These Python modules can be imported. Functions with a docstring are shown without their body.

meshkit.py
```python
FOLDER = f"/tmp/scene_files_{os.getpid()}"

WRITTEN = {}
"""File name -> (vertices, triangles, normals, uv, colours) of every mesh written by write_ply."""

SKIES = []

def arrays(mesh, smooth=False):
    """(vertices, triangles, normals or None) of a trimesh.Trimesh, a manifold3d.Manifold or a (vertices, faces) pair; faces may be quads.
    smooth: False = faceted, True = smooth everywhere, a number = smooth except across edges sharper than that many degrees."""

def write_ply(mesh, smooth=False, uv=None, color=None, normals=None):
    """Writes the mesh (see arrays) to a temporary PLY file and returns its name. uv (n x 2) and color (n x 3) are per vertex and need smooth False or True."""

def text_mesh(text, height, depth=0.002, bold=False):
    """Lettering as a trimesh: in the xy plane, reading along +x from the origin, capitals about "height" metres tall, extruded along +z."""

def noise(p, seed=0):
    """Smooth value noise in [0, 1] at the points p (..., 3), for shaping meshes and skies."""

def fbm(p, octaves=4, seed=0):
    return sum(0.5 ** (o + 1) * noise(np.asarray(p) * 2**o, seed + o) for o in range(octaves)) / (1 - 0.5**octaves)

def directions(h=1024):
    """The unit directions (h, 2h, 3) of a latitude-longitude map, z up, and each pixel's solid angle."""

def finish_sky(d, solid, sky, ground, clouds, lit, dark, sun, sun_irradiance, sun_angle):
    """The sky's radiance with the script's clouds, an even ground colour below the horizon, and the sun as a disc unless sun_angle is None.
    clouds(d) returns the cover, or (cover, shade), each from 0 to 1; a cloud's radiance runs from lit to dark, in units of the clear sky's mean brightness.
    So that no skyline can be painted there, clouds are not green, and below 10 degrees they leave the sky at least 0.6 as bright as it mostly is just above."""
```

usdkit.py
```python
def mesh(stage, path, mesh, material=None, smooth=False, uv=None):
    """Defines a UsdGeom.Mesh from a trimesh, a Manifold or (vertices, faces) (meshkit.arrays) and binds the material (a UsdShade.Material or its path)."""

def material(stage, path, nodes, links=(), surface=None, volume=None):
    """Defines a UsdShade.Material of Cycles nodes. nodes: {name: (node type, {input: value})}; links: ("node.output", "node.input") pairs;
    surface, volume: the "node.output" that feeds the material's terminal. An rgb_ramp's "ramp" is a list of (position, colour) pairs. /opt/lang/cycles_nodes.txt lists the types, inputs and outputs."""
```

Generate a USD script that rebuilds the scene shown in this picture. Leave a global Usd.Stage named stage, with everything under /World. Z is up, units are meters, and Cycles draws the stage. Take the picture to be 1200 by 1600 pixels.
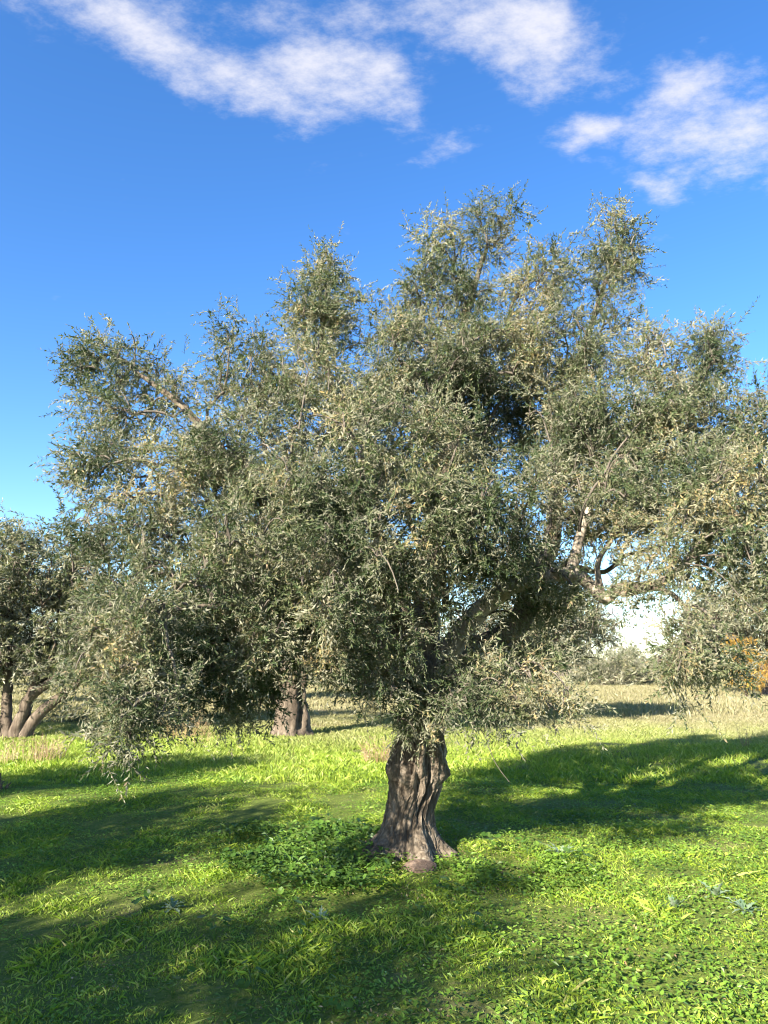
import math, numpy as np, trimesh, usdkit, meshkit
from pxr import Usd, UsdGeom, UsdLux, UsdShade, Gf, Sdf, Vt

stage = Usd.Stage.CreateInMemory()
UsdGeom.SetStageUpAxis(stage, 'Z'); UsdGeom.SetStageMetersPerUnit(stage, 1.0)
stage.SetDefaultPrim(UsdGeom.Xform.Define(stage, '/World').GetPrim())
UsdGeom.Scope.Define(stage, '/World/Looks')
RAD = math.pi / 180
# ------------------------------------------------------------------ camera, sun, sky, exposure
EYE, PITCH, FPX = np.array([0, 0, 1.55]), 11.5, 1155.0
SUN_AZ, SUN_EL = 39 * RAD, 25 * RAD
SUN = np.array([-math.sin(SUN_AZ) * math.cos(SUN_EL), -math.cos(SUN_AZ) * math.cos(SUN_EL), math.sin(SUN_EL)])
SKY_STRENGTH, SUN_INTENSITY, EXPOSURE = 0.075, 1.25, 2.22
cam = UsdGeom.Camera.Define(stage, '/World/camera')
cam.AddTranslateOp().Set(Gf.Vec3d(*EYE)); cam.AddRotateXOp().Set(90 + PITCH)
cam.CreateHorizontalApertureAttr(24.0); cam.CreateVerticalApertureAttr(32.0)
cam.CreateFocalLengthAttr(24.0 * FPX / 1200); cam.CreateClippingRangeAttr(Gf.Vec2f(0.05, 5000))
cam.CreateExposureAttr(EXPOSURE)
sun = UsdLux.DistantLight.Define(stage, '/World/sun')
sun.CreateIntensityAttr(SUN_INTENSITY); sun.CreateAngleAttr(0.53); sun.CreateNormalizeAttr(True)
sun.CreateColorAttr(Gf.Vec3f(1.0, 0.92, 0.78))
sun.AddTransformOp().Set(Gf.Matrix4d().SetRotate(Gf.Rotation(Gf.Vec3d(0, 0, 1), Gf.Vec3d(*SUN))))


def pixel_dir(px, py):
    p = PITCH * RAD
    xn, yn = (px - 600) / FPX, (800 - py) / FPX
    return np.array([xn, math.cos(p) - yn * math.sin(p), math.sin(p) + yn * math.cos(p)])


def at(px, py, Y):
    d = pixel_dir(px, py)
    return EYE + d * (Y / d[1])


def ground(px, py):
    d = pixel_dir(px, py)
    return EYE + d * (-EYE[2] / d[2])


def cloud_uv(px, py):
    d = pixel_dir(px, py)
    return d[0] / (d[2] + 0.12), d[1] / (d[2] + 0.12)


# wispy clouds as soft patches on a flat cloud layer: (pixel centre, half sizes along/across, turn, weight)
CL = [((240, 25), (0.24, 0.075), -35, 1.0), ((370, 95), (0.26, 0.08), -32, 1.1), ((540, 125), (0.20, 0.085), -15, 1.05), ((490, 190), (0.10, 0.05), -20, .6),
      ((620, 5), (0.28, 0.05), -8, .9), ((780, 35), (0.27, 0.07), -22, 1.1), ((690, 215), (0.12, 0.025), 25, .6),
      ((1050, 120), (0.11, 0.075), -45, 1.0), ((1150, 180), (0.26, 0.09), -15, 1.2), ((910, 205), (0.09, 0.05), -40, .85), ((1030, 270), (0.12, 0.035), -30, .75)]
nodes = {'co': ('texture_coordinate', {}), 'sep': ('separate_xyz', {}), 'zz': ('math', {'math_type': 'add', 'value2': 0.12}),
         'zm': ('math', {'math_type': 'maximum', 'value2': 0.05}), 'u': ('math', {'math_type': 'divide'}), 'v': ('math', {'math_type': 'divide'}), 'uv': ('combine_xyz', {'z': 0.0}),
         'warp': ('noise_texture', {'dimensions': '2D', 'scale': 4.0, 'detail': 4.0, 'roughness': 0.65}), 'wm': ('vector_math', {'math_type': 'subtract', 'vector2': (0.5, 0.5, 0.5)}),
         'ws': ('vector_math', {'math_type': 'scale', 'scale': 0.17}), 'uvw': ('vector_math', {'math_type': 'add'}),
         'n1': ('noise_texture', {'dimensions': '2D', 'scale': 7.0, 'detail': 6.0, 'roughness': 0.67}), 'st': ('mapping', {'rotation': (0, 0, 28 * RAD), 'scale': (.9, 1.35, 1)}), 'n2': ('noise_texture', {'dimensions': '2D', 'scale': 1.1, 'detail': 1.0}),
         'b0': ('map_range', {'from_min': 0.62, 'from_max': 0.85, 'to_min': 0.0, 'to_max': 0.7})}
links = [('co.generated', 'sep.vector'), ('sep.z', 'zz.value1'), ('zz.value', 'zm.value1'), ('sep.x', 'u.value1'), ('zm.value', 'u.value2'), ('sep.y', 'v.value1'), ('zm.value', 'v.value2'),
         ('u.value', 'uv.x'), ('v.value', 'uv.y'), ('uv.vector', 'warp.vector'), ('warp.color', 'wm.vector1'), ('wm.vector', 'ws.vector1'), ('uv.vector', 'uvw.vector1'), ('ws.vector', 'uvw.vector2'),
         ('uv.vector', 'st.vector'), ('st.vector', 'n1.vector'), ('uv.vector', 'n2.vector'), ('n2.fac', 'b0.value')]
last = 'b0.result'
for i, (pc, half, turn, wgt) in enumerate(CL):
    cu, cv = cloud_uv(*pc)
    c, s = math.cos(turn * RAD), math.sin(turn * RAD)
    # mapping type 'texture' = inverse transform: (p - loc) rotated back, divided by scale
    nodes[f'm{i}'] = ('mapping', {'mapping_type': 'texture', 'location': (cu, cv, 0), 'rotation': (0, 0, -turn * RAD), 'scale': (half[0], half[1] * 1.6, 1)})
    nodes[f'l{i}'] = ('vector_math', {'math_type': 'length'})
    nodes[f'r{i}'] = ('map_range', {'range_type': 'smoothstep', 'from_min': 1.35, 'from_max': 0.0, 'to_min': 0.0, 'to_max': wgt})
    nodes[f'x{i}'] = ('math', {'math_type': 'maximum'})
    links += [('uvw.vector', f'm{i}.vector'), (f'm{i}.vector', f'l{i}.vector1'), (f'l{i}.value', f'r{i}.value'), (f'r{i}.result', f'x{i}.value1'), (last, f'x{i}.value2')]
    last = f'x{i}.value'
nodes |= {'k': ('math', {'math_type': 'multiply', 'value2': 0.52}), 'sum': ('math', {'math_type': 'add'}), 'dens': ('map_range', {'range_type': 'smoothstep', 'from_min': 0.68, 'from_max': 1.30, 'to_min': 0.0, 'to_max': 0.95, 'clamp': True}),
          'sky': ('sky_texture', {'sky_type': 'single_scattering', 'sun_disc': False, 'sun_elevation': SUN_EL, 'sun_rotation': math.atan2(SUN[0], SUN[1]), 'air_density': 0.95, 'aerosol_density': 0.3, 'ozone_density': 3.0, 'altitude': 0.0}),
          'sat': ('hsv', {'hue': 0.507, 'saturation': 1.24, 'value': 1.0, 'fac': 1.0}),
          'mix': ('mix_color', {'b': (2.75, 2.75, 3.0), 'use_clamp': False}), 'bg': ('background_shader', {'strength': SKY_STRENGTH})}
links += [(last, 'k.value1'), ('k.value', 'sum.value1'), ('n1.fac', 'sum.value2'), ('sum.value', 'dens.value'), ('dens.result', 'mix.fac'), ('sky.color', 'sat.color'), ('sat.color', 'mix.a'), ('mix.result', 'bg.color')]
sky_mat = usdkit.material(stage, '/World/Looks/sky_look', nodes, links, surface='bg.background')
dome = UsdLux.DomeLight.Define(stage, '/World/sky')
dome.CreateIntensityAttr(1.0)
UsdShade.MaterialBindingAPI.Apply(dome.GetPrim()).Bind(sky_mat)
dome.GetPrim().SetCustomDataByKey('kind', 'structure')
dome.GetPrim().SetCustomDataByKey('label', 'deep blue winter sky with thin white clouds')

# ------------------------------------------------------------------ helpers
used = {}


def numbered(path):
    n = used.get(path, 0)
    used[path] = n + 1
    return path if n == 0 else f'{path}_{n:03d}'


def tag(prim, label=None, category=None, group=None, kind=None):
    for k, v in (('label', label), ('category', category), ('group', group), ('kind', kind)):
        if v:
            prim.SetCustomDataByKey(k, v)
    return prim


def xform(name, loc=(0, 0, 0), rz=0.0, scale=1.0):
    x = UsdGeom.Xform.Define(stage, numbered('/World/' + name))
    x.AddTranslateOp().Set(Gf.Vec3d(*map(float, loc)))
    if rz: x.AddRotateZOp().Set(float(rz))
    if scale != 1.0: x.AddScaleOp().Set(Gf.Vec3f(scale))
    return x.GetPrim()


def put(name, mesh, mat, parent='/World', smooth=False):
    p = numbered((str(parent.GetPath()) if hasattr(parent, 'GetPath') else parent) + '/' + name)
    return usdkit.mesh(stage, p, mesh, mat, smooth=smooth).GetPrim()


def frames(d):
    """Two unit vectors square to the directions d (n, 3)."""
    d = d / np.maximum(np.linalg.norm(d, axis=1, keepdims=True), 1e-9)
    ref = np.where(np.abs(d[:, 2:3]) > 0.9, [[1.0, 0, 0]], [[0, 0, 1.0]])
    a = np.cross(d, ref); a /= np.linalg.norm(a, axis=1, keepdims=True)
    return d, a, np.cross(d, a)


def tubes(P, R, sides=5):
    """P (E, K, 3) paths, R (E, K) radii -> vertices, faces."""
    E, K, _ = P.shape
    T = np.gradient(P, axis=1)
    d, a, b = frames(T.mean(1))
    ang = np.arange(sides) / sides * 2 * math.pi
    ring = np.cos(ang)[None, :, None] * a[:, None] + np.sin(ang)[None, :, None] * b[:, None]
    V = P[:, :, None] + ring[:, None] * R[:, :, None, None]
    i = np.arange(K - 1)[:, None] * sides; j = np.arange(sides)[None]; jn = (j + 1) % sides
    q = np.stack([i + j, i + jn, i + sides + jn, i + sides + j], -1).reshape(-1, 4)
    f = np.vstack([q[:, [0, 1, 2]], q[:, [0, 2, 3]]])
    F = (f[None] + (np.arange(E) * K * sides)[:, None, None]).reshape(-1, 3)
    return V.reshape(-1, 3), F


def spline(pts, n):
    from scipy.interpolate import PchipInterpolator
    pts = np.asarray(pts, float)
    s = np.r_[0, np.cumsum(np.linalg.norm(np.diff(pts, axis=0), axis=1))]
    return PchipInterpolator(s, pts)(np.linspace(0, s[-1], n))


def limb_mesh(pts, r0, r1, rng, sides=18, knob=0.24):
    n = max(10, int(np.linalg.norm(np.diff(np.asarray(pts), axis=0), axis=1).sum() / 0.03))
    P = spline(pts, n)
    wob = (np.stack([meshkit.fbm(np.c_[np.linspace(0, n * .065, n), np.full(n, k * 7.3), np.full(n, rng.random() * 50)], 3) for k in range(3)], 1) - .5)
    P = P + wob * 0.13 * np.sin(np.linspace(0, math.pi, n))[:, None]
    R = r0 + (r1 - r0) * np.linspace(0, 1, n) ** 0.75
    T = np.gradient(P, axis=0)
    T /= np.linalg.norm(T, axis=1, keepdims=True)
    a = np.cross(T[0], [0.31, 0.2, 0.93]); a /= np.linalg.norm(a)
    V = []
    ang = np.arange(sides) / sides * 2 * math.pi
    for i in range(n):                                       # carried frame
        a = a - T[i] * (a @ T[i]); a /= np.linalg.norm(a)
        V.append(P[i] + R[i] * (np.cos(ang)[:, None] * a + np.sin(ang)[:, None] * np.cross(T[i], a)))
    V = np.array(V)
    C = P[:, None]
    k = 1 + knob * 2 * (meshkit.fbm(V.reshape(-1, 3) * 7 + 3, 3).reshape(n, sides, 1) - .5) + .1 * (meshkit.noise(V.reshape(-1, 3) * [25, 25, 9]).reshape(n, sides, 1) - .5)
    k = k + .16 * (meshkit.fbm(V.reshape(-1, 3) * [38, 38, 38] + 9, 3).reshape(n, sides, 1) - .5)
    V = C + (V - C) * k
    i = np.arange(n - 1)[:, None] * sides; j = np.arange(sides)[None]; jn = (j + 1) % sides
    q = np.stack([i + j, i + jn, i + sides + jn, i + sides + j], -1).reshape(-1, 4)
    V = np.vstack([V.reshape(-1, 3), P[-1:], P[:1]])
    e = n * sides
    caps = [[(n - 1) * sides + k, (n - 1) * sides + (k + 1) % sides, e] for k in range(sides)] + [[(k + 1) % sides, k, e + 1] for k in range(sides)]
    return (V, np.vstack([q[:, [0, 1, 2]], q[:, [0, 2, 3]], caps])), P


def quats(X, Y, Z):
    """Unit quaternions (w, x, y, z) of the frames whose columns are X, Y, Z (n, 3 each)."""
    from scipy.spatial.transform import Rotation
    q = Rotation.from_matrix(np.stack([X, Y, Z], -1)).as_quat()
    return q[:, [3, 0, 1, 2]]


def pieces(m):
    """The number of the separate piece (leaf, blade) that each vertex belongs to."""
    from scipy.sparse import coo_matrix
    from scipy.sparse.csgraph import connected_components
    f = np.asarray(m[1]); n = len(m[0])
    a = f.ravel(); b = np.roll(f, 1, axis=1).ravel()
    return connected_components(coo_matrix((np.ones(len(a)), (a, b)), shape=(n, n)), directed=False)[1]


def tone_of(prim, m, seed=1):
    """A random number for every separate piece of the mesh, as a primvar."""
    lab = pieces(m)
    tone = np.random.default_rng(seed).random(lab.max() + 1)[lab]
    UsdGeom.PrimvarsAPI(prim).CreatePrimvar('tone', Sdf.ValueTypeNames.FloatArray, 'vertex').Set(Vt.FloatArray.FromNumpy(tone.astype(np.float32)))


TRI = []


def instancer(name, parent, protos, mats, pos, quat, scale, index):
    """A PointInstancer whose prototypes are the meshes PROTOS."""
    path = numbered((str(parent.GetPath()) if hasattr(parent, 'GetPath') else parent) + '/' + name)
    pi = UsdGeom.PointInstancer.Define(stage, path)
    UsdGeom.Scope.Define(stage, path + '/prototypes')
    for k, (m, mat) in enumerate(zip(protos, mats)):
        p = usdkit.mesh(stage, f'{path}/prototypes/piece' + (f'_{k:03d}' if k else ''), m, mat)
        tone_of(p, m)
        pi.CreatePrototypesRel().AddTarget(p.GetPath())
    pi.CreatePositionsAttr(Vt.Vec3fArray.FromNumpy(np.asarray(pos, np.float32)))
    q = np.asarray(quat, np.float32)
    pi.CreateOrientationsAttr(Vt.QuathArray([Gf.Quath(float(a), float(b), float(c), float(d)) for a, b, c, d in q]))
    s = np.asarray(scale, np.float32)
    pi.CreateScalesAttr(Vt.Vec3fArray.FromNumpy(np.repeat(s[:, None], 3, 1) if s.ndim == 1 else s))
    pi.CreateProtoIndicesAttr(Vt.IntArray.FromNumpy(np.asarray(index, np.int32)))
    return pi.GetPrim()


def M(name, nodes, links, surface):
    return usdkit.material(stage, '/World/Looks/' + name, nodes, links, surface=surface)


# ------------------------------------------------------------------ materials
def leaf_look(name, stops, back, yellow=0.0, trans=0.18, rough=0.42, spec=0.45, tr_tint=(1.2, 1.5, .6)):
    """Two-sided leaf: every leaf of a shoot its own tone (island), every shoot its own shift (object), paler underside."""
    n = {'g': ('geometry', {}), 'o': ('object_info', {}), 'at': ('attribute', {'attribute': 'tone'}), 'tw': ('attribute', {'attribute': 'twig'}), 'wn': ('white_noise_texture', {'dimensions': '2D'}), 'cx': ('combine_xyz', {}), 'c1': ('map_range', {'from_min': .34, 'from_max': .68, 'to_min': -.30, 'to_max': .34}), 'c2': ('math', {'math_type': 'multiply_add', 'value2': .68}), 'c3': ('math', {'math_type': 'multiply_add', 'value2': .22}),
         'ramp': ('rgb_ramp', {'ramp': stops}), 'back': ('mix_color', {'b': back}), 'pos': ('noise_texture', {'scale': 1.9, 'detail': 1.5}),
         'br': ('map_range', {'from_min': 0.3, 'from_max': 0.7, 'to_min': 0.72, 'to_max': 1.25}), 'mul': ('mix_color', {'blend_type': 'multiply', 'fac': 1.0, 'use_clamp': False}), 'gr': ('combine_xyz', {}),
         'bf': ('math', {'math_type': 'multiply', 'value2': 0.85}),
         'p': ('principled_bsdf', {'roughness': rough, 'specular_ior_level': spec}), 't': ('translucent_bsdf', {}), 'tc': ('mix_color', {'blend_type': 'multiply', 'fac': 1.0, 'b': tr_tint, 'use_clamp': False}), 'mx': ('mix_closure', {'fac': trans})}
    l = [('at.fac', 'cx.x'), ('o.random', 'cx.y'), ('cx.vector', 'wn.vector'), ('pos.fac', 'c1.value'), ('tw.fac', 'c3.value1'), ('c1.result', 'c3.value3'), ('wn.value', 'c2.value1'), ('c3.value', 'c2.value3'), ('c2.value', 'ramp.fac'), ('ramp.color', 'back.a'), ('g.backfacing', 'bf.value1'), ('bf.value', 'back.fac'),
         ('g.position', 'pos.vector'), ('pos.fac', 'br.value'), ('br.result', 'gr.x'), ('br.result', 'gr.y'), ('br.result', 'gr.z'), ('back.result', 'mul.a'), ('gr.vector', 'mul.b'),
         ('mul.result', 'p.base_color'), ('mul.result', 'tc.a'), ('tc.result', 't.color'), ('p.BSDF', 'mx.closure1'), ('t.BSDF', 'mx.closure2')]
    return M(name, n, l, 'mx.closure')


OLIVE = [(0.0, (.036, .058, .024)), (.28, (.060, .085, .036)), (.52, (.098, .115, .053)), (.70, (.14, .142, .073)), (.84, (.185, .158, .092)), (.93, (.225, .165, .107)), (1.0, (.26, .20, .09))]
olive_leaf = leaf_look('olive_leaf', OLIVE, (.20, .193, .138), spec=.18, rough=.55)
olive_far = leaf_look('olive_leaf_far', [(0, (.055, .075, .035)), (.5, (.12, .13, .065)), (1, (.24, .205, .125))], (.24, .23, .17), spec=.2)
shrub_leaf = leaf_look('shrub_leaf', [(0, (.04, .06, .025)), (1, (.10, .12, .05))], (.12, .14, .08))
orange_leaf = leaf_look('orange_leaf', [(0, (.30, .15, .03)), (.6, (.42, .25, .04)), (1, (.26, .24, .05))], (.42, .28, .08), trans=.3)
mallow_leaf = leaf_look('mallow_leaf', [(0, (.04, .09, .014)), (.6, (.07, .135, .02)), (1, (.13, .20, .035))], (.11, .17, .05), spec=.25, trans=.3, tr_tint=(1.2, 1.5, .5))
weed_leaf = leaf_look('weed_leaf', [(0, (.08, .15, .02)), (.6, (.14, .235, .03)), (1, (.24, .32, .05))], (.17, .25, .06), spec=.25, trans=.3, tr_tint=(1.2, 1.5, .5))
thistle_leaf = leaf_look('thistle_leaf', [(0, (.10, .16, .08)), (1, (.22, .27, .17))], (.22, .26, .18), trans=.15)
dry_leaf = leaf_look('dry_leaf', [(0, (.18, .12, .06)), (.5, (.29, .215, .115)), (1, (.40, .32, .19))], (.34, .27, .17), trans=.1, rough=.7, spec=.2)


def bark(name, dark, mid, pale, sc=1.0, bump=1.0):
    n = {'g': ('geometry', {}), 'mp': ('mapping', {'scale': (16 * sc, 16 * sc, 2.6 * sc)}), 'n1': ('noise_texture', {'scale': 1.0, 'detail': 7.0, 'roughness': .65, 'distortion': .6}),
         'n2': ('noise_texture', {'scale': 3.1, 'detail': 5.0, 'roughness': .6}), 'vo': ('voronoi_texture', {'scale': 1.6, 'feature': 'distance_to_edge'}), 'r1': ('rgb_ramp', {'ramp': [(.28, dark), (.5, mid), (.72, pale)]}),
         'r2': ('rgb_ramp', {'ramp': [(.35, (.55, .5, .47)), (.7, (1.15, 1.1, 1.05))]}), 'mu': ('mix_color', {'blend_type': 'multiply', 'fac': .8, 'use_clamp': False}),
         'n3': ('noise_texture', {'scale': 60.0, 'detail': 4.0}), 'add': ('math', {'math_type': 'multiply_add', 'value2': .35}),
         'b': ('bump', {'strength': .9 * bump, 'distance': .02}), 'p': ('principled_bsdf', {'roughness': .9, 'specular_ior_level': .15})}
    l = [('g.position', 'mp.vector'), ('mp.vector', 'n1.vector'), ('g.position', 'n2.vector'), ('n1.fac', 'r1.fac'), ('n2.fac', 'r2.fac'), ('r1.color', 'mu.a'), ('r2.color', 'mu.b'), ('g.position', 'n3.vector'),
         ('n3.fac', 'add.value1'), ('n1.fac', 'add.value3'), ('add.value', 'b.height'), ('b.normal', 'p.normal'), ('mu.result', 'p.base_color')]
    return M(name, n, l, 'p.BSDF')


bark_main = bark('olive_bark', (.042, .034, .026), (.135, .113, .086), (.28, .25, .205), 1.5, 1.2)
bark_limb = bark('limb_bark', (.10, .085, .066), (.23, .20, .16), (.36, .325, .27), 1.5, .8)
bark_twig = bark('twig_bark', (.07, .06, .05), (.13, .115, .095), (.22, .20, .17), 2.0)
bark_far = bark('far_bark', (.045, .036, .029), (.11, .09, .07), (.20, .17, .135), .9)
wood_red = bark('root_wood', (.07, .05, .038), (.15, .11, .085), (.25, .195, .155))


def dry_mask(n, l):
    """Adds nodes whose 'dry.value' is 1 on the straw-coloured far field and on dry patches, 0 on lush green."""
    n |= {'gp': ('geometry', {}), 'sp': ('separate_xyz', {}), 'dn': ('noise_texture', {'dimensions': '2D', 'scale': .28, 'detail': 2.0, 'roughness': .6}), 'dn2': ('noise_texture', {'dimensions': '2D', 'scale': 1.5, 'detail': 2.0, 'roughness': .65}),
          'a1': ('math', {'math_type': 'multiply_add', 'value2': 9.0}), 'xl': ('math', {'math_type': 'multiply_add', 'value2': .12}), 'dr': ('map_range', {'range_type': 'smoothstep', 'from_min': 14.5, 'from_max': 27.5, 'clamp': True}),
          'pt': ('map_range', {'range_type': 'smoothstep', 'from_min': .60, 'from_max': .78, 'to_max': .4, 'clamp': True}), 'dry': ('math', {'math_type': 'maximum'})}
    l += [('gp.position', 'sp.vector'), ('gp.position', 'dn.vector'), ('gp.position', 'dn2.vector'), ('sp.x', 'xl.value1'), ('sp.y', 'xl.value3'), ('dn.fac', 'a1.value1'), ('xl.value', 'a1.value3'), ('a1.value', 'dr.value'), ('dn2.fac', 'pt.value'), ('dr.result', 'dry.value1'), ('pt.result', 'dry.value2')]


n, l = {'o': ('object_info', {}), 'cx': ('combine_xyz', {}), 'wn': ('white_noise_texture', {'dimensions': '2D'}), 'gi': ('attribute', {'attribute': 'tone'}), 'gr': ('rgb_ramp', {'ramp': [(0, (.125, .205, .018)), (.5, (.225, .315, .03)), (.88, (.30, .37, .05)), (1, (.36, .32, .12))]}),
        'st': ('rgb_ramp', {'ramp': [(0, (.18, .175, .075)), (.5, (.25, .225, .12)), (1, (.32, .28, .175))]}), 'mix': ('mix_color', {}),
        'p': ('principled_bsdf', {'roughness': .5, 'specular_ior_level': .3}), 't': ('translucent_bsdf', {}), 'tc': ('mix_color', {'blend_type': 'multiply', 'fac': 1.0, 'b': (1.25, 1.35, .6), 'use_clamp': False}), 'mx': ('mix_closure', {'fac': .35})}, []
dry_mask(n, l)
l += [('gi.fac', 'cx.x'), ('o.random', 'cx.y'), ('cx.vector', 'wn.vector'), ('wn.value', 'gr.fac'), ('wn.value', 'st.fac'), ('gr.color', 'mix.a'), ('st.color', 'mix.b'), ('dry.value', 'mix.fac'),
      ('mix.result', 'p.base_color'), ('mix.result', 'tc.a'), ('tc.result', 't.color'), ('p.BSDF', 'mx.closure1'), ('t.BSDF', 'mx.closure2')]
grass_look = M('grass_blade', n, l, 'mx.closure')
n, l = {'n1': ('noise_texture', {'scale': 38.0, 'detail': 5.0, 'roughness': .75}), 'gr': ('rgb_ramp', {'ramp': [(.33, (.065, .095, .018)), (.52, (.125, .165, .03)), (.70, (.175, .15, .075))]}), 'st': ('rgb_ramp', {'ramp': [(.3, (.15, .12, .07)), (.7, (.25, .20, .12))]}), 'mix': ('mix_color', {}),
        'b': ('bump', {'strength': 1.0, 'distance': .02}), 'p': ('principled_bsdf', {'roughness': .95, 'specular_ior_level': .1})}, []
dry_mask(n, l)
l += [('gp.position', 'n1.vector'), ('n1.fac', 'gr.fac'), ('n1.fac', 'st.fac'), ('gr.color', 'mix.a'), ('st.color', 'mix.b'), ('dry.value', 'mix.fac'), ('mix.result', 'p.base_color'), ('n1.fac', 'b.height'), ('b.normal', 'p.normal')]
soil_look = M('soil', n, l, 'p.BSDF')

# ------------------------------------------------------------------ ground
TREE = np.array([0.24, 6.4, 0.0])


def height(x, y):
    x, y = np.asarray(x, float), np.asarray(y, float)
    p = np.stack([x * .22, y * .22, x * 0], -1)
    near = np.hypot(x - TREE[0], y - TREE[1])
    return (meshkit.fbm(p, 3, 5) - .5) * .22 + (meshkit.noise(np.stack([x * 1.9, y * 1.9, x * 0], -1), 9) - .5) * .05 + .07 * np.exp(-(near / .9) ** 2)


def axis(lim, fine):
    a = np.r_[np.arange(0, fine, .22), np.geomspace(fine, lim, 46)]
    return np.unique(np.r_[-a, a])


gx, gy = axis(900, 14), np.unique(np.r_[axis(900, 14), np.arange(-4, 26, .25)])
XX, YY = np.meshgrid(gx, gy)
ZZ = height(XX, YY)
i = np.arange(len(gy) - 1)[:, None] * len(gx); j = np.arange(len(gx) - 1)[None]
q = np.stack([i + j, i + j + 1, i + len(gx) + j + 1, i + len(gx) + j], -1).reshape(-1, 4)
tag(put('ground', (np.stack([XX, YY, ZZ], -1).reshape(-1, 3), q), soil_look, smooth=True), 'grassy orchard ground with bare earth patches', kind='structure')


def on_ground(px, py):
    g = ground(px, py)
    for _ in range(4):
        g = EYE + pixel_dir(px, py) * ((height(g[0], g[1]) - EYE[2]) / pixel_dir(px, py)[2])
    return g


# ------------------------------------------------------------------ olive shoots
def leaf_shape(L, W, curl):
    """A lance-shaped leaf along +x facing +z, folded along its midrib."""
    v = np.array([[0, 0, 0], [.46 * L, W / 2, .16 * W], [L, 0, -curl * L], [.46 * L, -W / 2, .16 * W]])
    return v, np.array([[0, 2, 1], [0, 3, 2]])


def shoot(rng, length, pairs, L=.041, W=.0122, spread=48, sag=.25, noise=12):
    """A leafy twig along +x that sags to -z, with leaves in opposite pairs; returns vertices, faces."""
    V, F, n = [], [], 0
    t = np.linspace(0, 1, 6)
    stem = np.c_[t * length, rng.normal(0, .012) * np.sin(t * 3), -sag * length * t ** 2]
    a3 = np.arange(3) * 2.0944
    sv = np.vstack([np.c_[0 * a3, .0022 * np.cos(a3), .0022 * np.sin(a3)], stem[-1:]]); sf = np.array([[0, 1, 3], [1, 2, 3], [2, 0, 3]])
    V.append(sv); F.append(sf); n = len(sv)
    for k in range(pairs):
        u = .06 + .94 * (k + rng.uniform(-.3, .3)) / pairs
        base = np.array([np.interp(u, t, stem[:, a]) for a in range(3)])
        tan = np.array([1, 0, -2 * sag * u]); tan /= np.linalg.norm(tan)
        roll0 = (k % 2) * 90 + rng.normal(0, 25)
        for side in (0, 180):
            if rng.random() < .1: continue
            size = rng.uniform(.7, 1.2) * (1 - .35 * u ** 3)
            v, f = leaf_shape(L * size, W * size * rng.uniform(.85, 1.15), rng.uniform(-.08, .22))
            sp = (spread * (1 - .5 * u) + rng.normal(0, noise)) * RAD
            roll = (roll0 + side) * RAD
            out = np.array([0, math.cos(roll), math.sin(roll)])
            x = math.cos(sp) * tan + math.sin(sp) * out
            y = np.cross(tan, out); z = np.cross(x, y)
            tw = rng.normal(0, .5)
            y, z = math.cos(tw) * y + math.sin(tw) * z, -math.sin(tw) * y + math.cos(tw) * z
            V.append(base + v @ np.stack([x, y, z])); F.append(f + n); n += len(v)
    return np.vstack(V), np.vstack(F)


RS = np.random.default_rng(11)


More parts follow.
